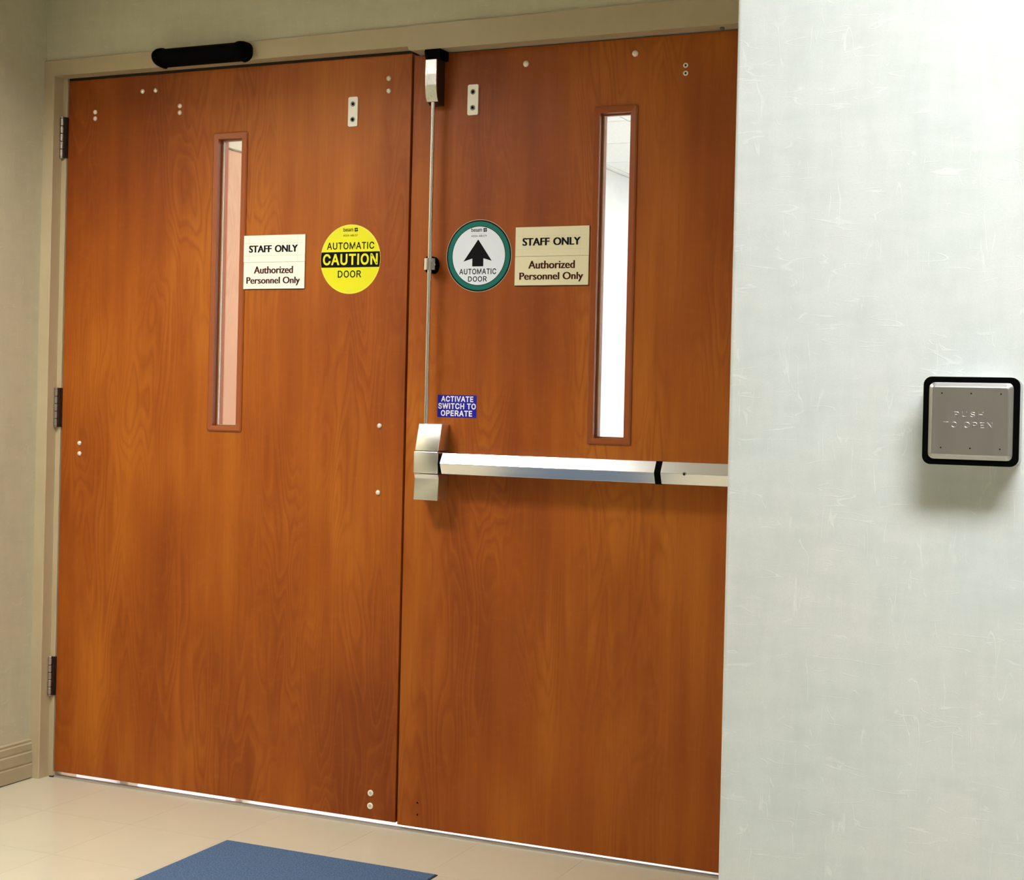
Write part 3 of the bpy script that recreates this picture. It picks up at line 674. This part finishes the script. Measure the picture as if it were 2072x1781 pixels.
# wooden door in the side wall of that corridor, seen through the left leaf's window
wx = bx0
bm = bmesh.new()
for d_ in ((wx, wx+0.030, 0.50, 0.55, 0, 2.147), (wx, wx+0.030, 1.172, 1.222, 0, 2.147), (wx, wx+0.030, 0.55, 1.172, 2.097, 2.147)):
    box(bm, *d_)
t3 = obj('trim_3', bm, 'cream'); t3['kind'] = 'structure'
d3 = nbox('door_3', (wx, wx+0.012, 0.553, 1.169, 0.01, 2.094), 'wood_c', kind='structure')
nbox('added_reflector_plate', (wx+0.012, wx+0.0135, 0.575, 1.147, 0.03, 0.46), 'steel', d3, 0.0003, 1)  # unseen plate added to keep the reflection under the doors bright

# ================================================================= THINGS ON THE DOORS
def sign(name, x0, x1, z0, z1, yf, body, label, tilt=0.0):
    e = empty(name, ((x0+x1)/2, yf, (z0+z1)/2))
    tag(e, label, 'sign', 'staff only signs')
    zm = z0+(z1-z0)*0.497
    bm = bmesh.new(); box(bm, x0, x1, yf-0.0042, yf, z0, zm-0.0003); bevel(bm, 0.0004, 1)
    hang(obj('lower_panel', bm, body), e)
    bm = bmesh.new(); box(bm, x0+0.0004, x1+0.0003, yf-0.0046, yf, zm+0.0003, z1); bevel(bm, 0.0004, 1)
    hang(obj('upper_panel', bm, body), e)
    bm = bmesh.new(); box(bm, x0-0.0002, x1+0.0003, yf-0.0010, yf, z0-0.0018, z1)  # dark sheet peeking out below paints the sign's shadow line
    hang(obj('shadow_sheet', bm, 'dark'), e)
    W, H = x1-x0, z1-z0
    # faint ruled lines on the upper panel
    bm = bmesh.new()
    yy = yf-0.0047
    for fz in (0.845, 0.615): box(bm, x0+W*0.03, x1-W*0.04, yy, yy+0.0002, z0+H*fz, z0+H*fz+0.0009)
    for fx in (0.105, 0.885): box(bm, x0+W*fx, x0+W*fx+0.0009, yy+0.00003, yy+0.0002, zm+0.002, z1-0.004)
    hang(obj('ruled_line', bm, 'sign_line'), e)
    yl = yf-0.0048
    lettering(e, humanist('STAFF', 0.008), 'ink', x0+W*0.105, x0+W*0.465, z0+H*0.680, z0+H*0.812, yl, widen=0.0011)
    lettering(e, humanist('ONLY', 0.008), 'ink', x0+W*0.525, x0+W*0.885, z0+H*0.680, z0+H*0.812, yl, widen=0.0011)
    yl = yf-0.0044
    lettering(e, humanist('Authorized', 0.004), 'ink_brown', x0+W*0.190, x0+W*0.815, z0+H*0.285, z0+H*0.420, yl, widen=0.0009)
    lettering(e, humanist('Personnel Only', 0.004), 'ink_brown', x0+W*0.070, x0+W*0.930, z0+H*0.058, z0+H*0.222, yl, widen=0.0009)
    return e
sign('staff_sign', 0.6552, 0.8648, 1.4885, 1.6420, 0.0, 'sign_w', 'white staff only sign on left door leaf beside its narrow window')
sign('staff_sign', 1.5205, 1.7318, 1.4900, 1.6445, 0.002, 'sign_c', 'cream staff only sign on right door leaf between green-ringed decal and window')

def disc(bm, cx, cz, r, y0, y1, seg=72):
    lathe(bm, [(r, y0), (r, y1)], 'y', seg, (cx, 0, cz))

def maker_mark(e, cx, z, s, y, m='ink'):
    """small printed maker's line with its round swirl, and the second line beneath a thin rule"""
    lettering(e, sans('besam', 0.012), m, cx-0.0265*s, cx+0.0080*s, z, z+0.0112*s, y)
    bm = bmesh.new()
    mx_, mz_, R_ = cx+0.0185*s, z+0.0050*s, 0.0066*s
    for k in range(4):
        a0 = PI/2*k+0.35
        pts = [(mx_+R_*math.cos(a0+t_), mz_+R_*math.sin(a0+t_)) for t_ in (0, 0.35, 0.7, 1.05)]
        pts += [(mx_+R_*0.42*math.cos(a0+1.25), mz_+R_*0.42*math.sin(a0+1.25)), (mx_+R_*0.20*math.cos(a0+0.4), mz_+R_*0.20*math.sin(a0+0.4)), (mx_+R_*0.55*math.cos(a0-0.25), mz_+R_*0.55*math.sin(a0-0.25))]
        prism(bm, pts, 'y', y, y-0.0002)
    hang(obj('emblem', bm, m), e)
    bm = bmesh.new(); box(bm, cx-0.0265*s, cx+0.0255*s, y-0.00015, y, z-0.0048*s, z-0.0042*s)
    hang(obj('rule', bm, 'disc'), e)
    lettering(e, sans('ASSA ABLOY', 0.004), m, cx-0.0265*s, cx+0.0245*s, z-0.0150*s, z-0.0092*s, y)

# yellow caution decal
cx, cz, R0 = 1.0120, 1.5690, 0.0970
e = empty('caution_decal', (cx, 0, cz))
tag(e, 'round yellow automatic caution door decal on the left door leaf', 'sticker')
bm = bmesh.new(); disc(bm, cx, cz, R0, 0, -0.0005); hang(obj('decal_rim', bm, 'yellow_rim'), e)
bm = bmesh.new(); disc(bm, cx, cz, R0-0.0030, 0, -0.0007); hang(obj('decal_face', bm, 'yellow'), e)
h0, h1 = -0.0228, 0.0205
def chord(r, h): return math.sqrt(r*r-h*h)
pts = []
for i in range(9):
    h = h0+(h1-h0)*i/8; pts.append((cx+chord(R0-0.0010, h), cz+h))
for i in range(9):
    h = h1-(h1-h0)*i/8; pts.append((cx-chord(R0-0.0010, h), cz+h))
bm = bmesh.new(); prism(bm, pts, 'y', 0, -0.0009); hang(obj('black_band', bm, 'ink'), e)
lettering(e, sans('AUTOMATIC', 0.013, 34), 'ink', cx-0.0765, cx+0.0765, cz+0.0275, cz+0.0475, -0.0008)
lettering(e, sans('CAUTION', 0.024, 46), 'yellow', cx-0.0885, cx+0.0885, cz-0.0165, cz+0.0155, -0.0010)
lettering(e, sans('DOOR', 0.013, 34), 'ink', cx-0.0390, cx+0.0370, cz-0.0515, cz-0.0315, -0.0008)
maker_mark(e, cx+0.0005, cz+0.0775, 0.92, -0.0008)
bm = bmesh.new(); box(bm, cx-0.012, cx+0.004, -0.0009, -0.0007, cz-0.0885, cz-0.0873); hang(obj('fine_print', bm, 'disc'), e)

# green ring arrow decal
cx, cz, R0 = 1.4110, 1.5715, 0.0975
yf = 0.002
e = empty('arrow_decal', (cx, yf, cz))
tag(e, 'round white arrow decal with green ring, automatic door, on right leaf', 'sticker')
for nm, r_, m_, th in (('decal_base', R0, 'disc', 0.0004), ('black_outline', R0-0.0012, 'ink', 0.0006), ('green_ring', R0-0.0050, 'green', 0.0008),
                       ('black_line', R0-0.0175, 'ink', 0.0010), ('white_face', R0-0.0190, 'decal_w', 0.0012)):
    bm = bmesh.new(); disc(bm, cx, cz, r_, yf, yf-th); hang(obj(nm, bm, m_), e)
ya = yf-0.0013
bm = bmesh.new()
prism(bm, [(cx-0.002, cz+0.0440), (cx+0.0395, cz-0.0140), (cx+0.0145, cz-0.0070), (cx+0.0145, cz-0.0285), (cx-0.0185, cz-0.0285), (cx-0.0185, cz-0.0070), (cx-0.0450, cz-0.0150)], 'y', ya, ya-0.0003)
hang(obj('arrow', bm, 'ink'), e)
lettering(e, sans('AUTOMATIC', 0.013, 34), 'ink', cx-0.0570, cx+0.0535, cz-0.0500, cz-0.0345, ya)
lettering(e, sans('DOOR', 0.013, 34), 'ink', cx-0.0300, cx+0.0265, cz-0.0695, cz-0.0550, ya)
maker_mark(e, cx+0.0010, cz+0.0645, 0.92, ya)

# blue sticker
x0, x1, z0, z1 = 1.2965, 1.4145, 1.1350, 1.1955
e = empty('activate_sticker', ((x0+x1)/2, yf, (z0+z1)/2))
tag(e, 'small blue activate switch to operate sticker above the push bar', 'sticker')
bm = bmesh.new(); prism(bm, rrect(x0, x1, z0, z1, 0.0015, 3), 'y', yf, yf-0.0005); hang(obj('sticker_face', bm, 'blue'), e)
W, H = x1-x0, z1-z0
for tx, a, b, c, d in (('ACTIVATE', 0.09, 0.915, 0.700, 0.955), ('SWITCH TO', 0.02, 0.985, 0.375, 0.640), ('OPERATE', 0.09, 0.895, 0.055, 0.320)):
    lettering(e, sans(tx, 0.024, 46), 'white', x0+W*a, x0+W*b, z0+H*c, z0+H*d, yf-0.0006)

# ---- exit device: case, push bar, vertical rod, top latch
e = empty('exit_device', (1.30, yf, 1.0))
tag(e, 'chrome push bar exit device with vertical rod on the right leaf', 'push bar')
def part(name, bm, m, smooth=False): return hang(obj(name, bm, m, None, smooth), e)
def bev_edges(bm, w, sel, seg=2): bevel(bm, w, seg, [q for q in bm.edges if sel(q)])
cx0, cx1 = 1.2610, 1.3340
bm = bmesh.new()
prism(bm, [(yf, 1.0440), (-0.0620, 1.0440), (-0.0410, 1.1170), (yf, 1.1170)], 'x', cx0+0.002, cx1+0.0005); bevel(bm, 0.0022, 3)
part('case_top', bm, 'steel', True)
bm = bmesh.new(); box(bm, cx0-0.0015, cx1, -0.0610, yf, 0.9835, 1.0430); bevel(bm, 0.0030, 3)
part('case_middle', bm, 'steel', True)
bm = bmesh.new()
prism(bm, [(yf, 0.9825), (-0.0590, 0.9825), (-0.0575, 0.9770), (-0.0525, 0.9700), (-0.0590, 0.9120), (-0.0560, 0.9110), (yf, 0.9110)], 'x', cx0, cx1); bevel(bm, 0.0016, 2)
part('case_bottom', bm, 'steel', True)
# push bar
def bar(bm, x0, x1, grow=0.0):
    g_ = grow
    prism(bm, [(yf, 1.0345+g_), (-0.0505, 1.0400+g_), (-0.0670-g_, 1.0115), (-0.0560-g_, 0.9840-g_), (-0.0470, 0.9820-g_), (yf, 0.9865-g_)], 'x', x0, x1)
bm = bmesh.new(); bar(bm, 1.3435, 1.9480); bev_edges(bm, 0.0009, lambda q: abs(q.verts[0].co.x-q.verts[1].co.x) > 0.1)
part('push_bar', bm, 'steel_bar')
bm = bmesh.new(); bar(bm, 1.3365, 1.3400, -0.003); part('collar', bm, 'black')
bm = bmesh.new(); bar(bm, 1.3400, 1.3435, -0.001); part('collar', bm, 'rubber')
bm = bmesh.new(); bar(bm, 1.9482, 1.9650, 0.0005); part('collar', bm, 'black')
bm = bmesh.new(); bar(bm, 1.9652, 2.3500); bev_edges(bm, 0.0009, lambda q: abs(q.verts[0].co.x-q.verts[1].co.x) > 0.1)
ec = part('end_rail', bm, 'steel_bar')
bm = bmesh.new(); lathe(bm, [(0.0052, -0.0640), (0.0052, -0.0672), (0.0044, -0.0678), (0.0034, -0.0678), (0.0030, -0.0668)], 'y', 18, (2.0278, 0, 1.0120))
s_ = obj('screw', bm, 'steel', None, True); s_.parent = ec
bm = bmesh.new(); lathe(bm, [(0.0034, -0.0670), (0.0030, -0.0681)], 'y', 14, (2.0278, 0, 1.0110))
s_ = obj('key_hole', bm, 'dark', None); s_.parent = ec
# rod with its guide
xr, yr = 1.2810, -0.0340
bm = bmesh.new(); lathe(bm, [(0.0056, 1.1165), (0.0056, 1.985)], 'z', 16, (xr, yr, 0)); part('vertical_rod', bm, 'steel_v', True)
bm = bmesh.new()
prism(bm, [(xr-0.0145, yr+0.004), (xr-0.0135, yr-0.0045), (xr-0.0075, yr-0.0060), (xr-0.0060, yr-0.0110), (xr, yr-0.0135), (xr+0.0060, yr-0.0110), (xr+0.0075, yr-0.0060), (xr+0.0140, yr-0.0045), (xr+0.0145, yr+0.004)], 'z', 1.5325, 1.5632)
gd = part('rod_guide', bm, 'steel_v')
bm = bmesh.new(); prism(bm, [(xr-0.004+0.026*math.cos(a)*0.6, 1.5475+0.0235*math.sin(a)) for a in [2*PI*i/20 for i in range(20)]], 'y', yf, yr+0.003)
s_ = obj('guide_base', bm, 'black', None); s_.parent = gd
bm = bmesh.new(); lathe(bm, [(0.0028, -0.0300), (0.0028, -0.0325), (0.0015, -0.0335)], 'y', 12, (xr+0.0135, 0, 1.5470))
s_ = obj('screw', bm, 'nickel', None, True); s_.parent = gd
# top latch
bm = bmesh.new()
prism(bm, [(yf, 2.1200), (-0.0400, 2.1200), (-0.0400, 2.0100), (-0.0330, 1.9880), (-0.0200, 1.9800), (yf, 1.9800)], 'x', 1.2630, 1.2955)
lt = part('latch_case', bm, 'dark_metal')
bm = bmesh.new()
zz = [2.0990, 2.06, 2.03, 2.01, 1.998, 1.9865]
yy_ = [-0.0475, -0.0480, -0.0470, -0.0440, -0.0410, -0.0360]
prism(bm, list(zip(yy_, zz)) + list(zip([v+0.0070 for v in yy_[::-1]], zz[::-1])), 'x', 1.2620, 1.2955)
bevel(bm, 0.0012, 2)
s_ = obj('latch_cover', bm, 'steel_v', None); s_.parent = lt
bm = bmesh.new(); prism(bm, [(yf, 2.1262), (-0.0480, 2.1262), (-0.0520, 2.1200), (-0.0440, 2.1010), (yf, 2.1010)], 'x', 1.2600, 1.3060)
s_ = obj('latch_bolt', bm, 'black', None); s_.parent = lt

# ---- black motion sensor on the head of the frame
e = empty('motion_sensor', (0.54, YF, 2.162))
tag(e, 'black rounded bar motion sensor on the door frame above the left leaf', 'sensor')
def dprof(r1, zc, depth, y0, n=14):
    """half round profile in (y,z)"""
    return [(y0, zc+r1)] + [(y0-depth*math.sin(PI*i/n)**0.75, zc+r1*math.cos(PI*i/n)) for i in range(1, n)] + [(y0, zc-r1)]
bm = bmesh.new(); prism(bm, dprof(0.0255, 2.1615, 0.052, YF), 'x', 0.402, 0.673)
hang(obj('housing', bm, 'black', None, True), e)
for xa, s in ((0.404, -1), (0.671, 1)):
    bm = bmesh.new()
    n = 15
    prev = None
    for t_, k_ in ((0.0, 1.10), (0.004, 1.14), (0.012, 1.10), (0.020, 0.96), (0.027, 0.72), (0.031, 0.40)):
        ring = [bm.verts.new((xa+s*t_, p[0], p[1])) for p in dprof(0.0255*k_, 2.1615, 0.052*min(1.05, k_), YF)]
        if prev:
            for i in range(len(ring)-1): bm.faces.new((prev[i], prev[i+1], ring[i+1], ring[i]))
            bm.faces.new((prev[0], ring[0], ring[-1], prev[-1]))
        else: bm.faces.new(ring)
        prev = ring
    bm.faces.new(prev[::-1])
    hang(obj('end_cap', bm, 'black', None, True), e)

# ================================================================= PUSH PLATE SWITCH ON THE HALL WALL
px0, px1, pz0, pz1 = 2.8540, 2.9835, 1.1075, 1.2300
e = empty('push_plate_switch', ((px0+px1)/2, YB, (pz0+pz1)/2))
tag(e, 'square stainless push to open switch with black rim on the white wall', 'switch')
bm = bmesh.new(); prism(bm, rrect(px0+0.0015, px1-0.0010, pz0+0.0015, pz1-0.0015, 0.0095, 6), 'y', YB, YB-0.0385)
hang(obj('mounting_box', bm, 'steel_plate', None, True), e)
bm = bmesh.new(); ring_prism(bm, rrect(px0, px1, pz0, pz1, 0.0115, 6), rrect(px0+0.0085, px1-0.0085, pz0+0.0080, pz1-0.0080, 0.0055, 6), YB-0.0450, YB-0.0380)
hang(obj('rubber_rim', bm, 'rubber'), e)
bm = bmesh.new()
O_ = rrect(px0+0.0080, px1-0.0080, pz0+0.0080, pz1-0.0080, 0.0075, 5)
lv = [(0.0000, 0.0080, -0.0400), (0.0000, 0.0080, -0.0452), (0.0012, 0.0070, -0.0462), (0.0052, 0.0035, -0.0502), (0.0068, 0.0025, -0.0508)]
prev = None
for inset, rad, yo in lv:
    ring = [bm.verts.new((p[0], YB+yo, p[1])) for p in rrect(px0+0.0080+inset, px1-0.0080-inset, pz0+0.0080+inset, pz1-0.0080-inset, rad, 5)]
    if prev:
        for i in range(len(ring)): bm.faces.new((prev[i], prev[(i+1) % len(ring)], ring[(i+1) % len(ring)], ring[i]))
    prev = ring
bm.faces.new(prev)
pp = hang(obj('push_plate', bm, 'steel_plate'), e)
W, H = px1-px0, pz1-pz0
def on_plate(o): o.parent = pp; return o
for fx in (0.203, 0.508, 0.815):
    for fz in (0.812, 0.195):
        bm = bmesh.new(); lathe(bm, [(0.0012, YB-0.0506), (0.0011, YB-0.0510)], 'y', 12, (px0+W*fx, 0, pz0+H*fz))
        on_plate(obj('screw', bm, 'dark', None))
for tx, a, b, c, d in (('PUSH', 0.335, 0.640, 0.545, 0.605), ('TO OPEN', 0.225, 0.735, 0.425, 0.490)):
    q = lettering(e, sans(tx, -0.02, 110, 330, True), 'steel_plate', px0+W*a, px0+W*b, pz0+H*c, pz0+H*d, YB-0.0508, relief=0.0007)
    q.parent = pp; q.location = (0, 0, 0)

# ---- floor mat
mx0, mx1, my0, my1 = 0.8600, 1.4900, -1.2300, -0.3080
e = empty('floor_mat', ((mx0+mx1)/2, (my0+my1)/2, 0))
tag(e, 'blue carpet floor mat lying on the beige floor before the doors', 'mat')
bm = bmesh.new(); box(bm, mx0, mx1, my0, my1, 0.0, 0.0022); hang(obj('rubber_edge', bm, 'mat_edge'), e)
bm = bmesh.new(); box(bm, mx0+0.003, mx1-0.003, my0+0.003, my1-0.003, 0.0, 0.0042); bevel(bm, 0.0012, 2); hang(obj('carpet_pile', bm, 'mat'), e)

# ---- ceiling lights on this side
troffer(0.08, 1.04, -1.58, -0.98, ZC, 'lamp_a', 'long skirted ceiling light over the alcove before the doors', None, 0.23)
troffer(2.90, 4.05, -2.70, -2.10, ZC, 'lamp_b', 'long skirted ceiling light over the hall before the push plate', None, 0.12)
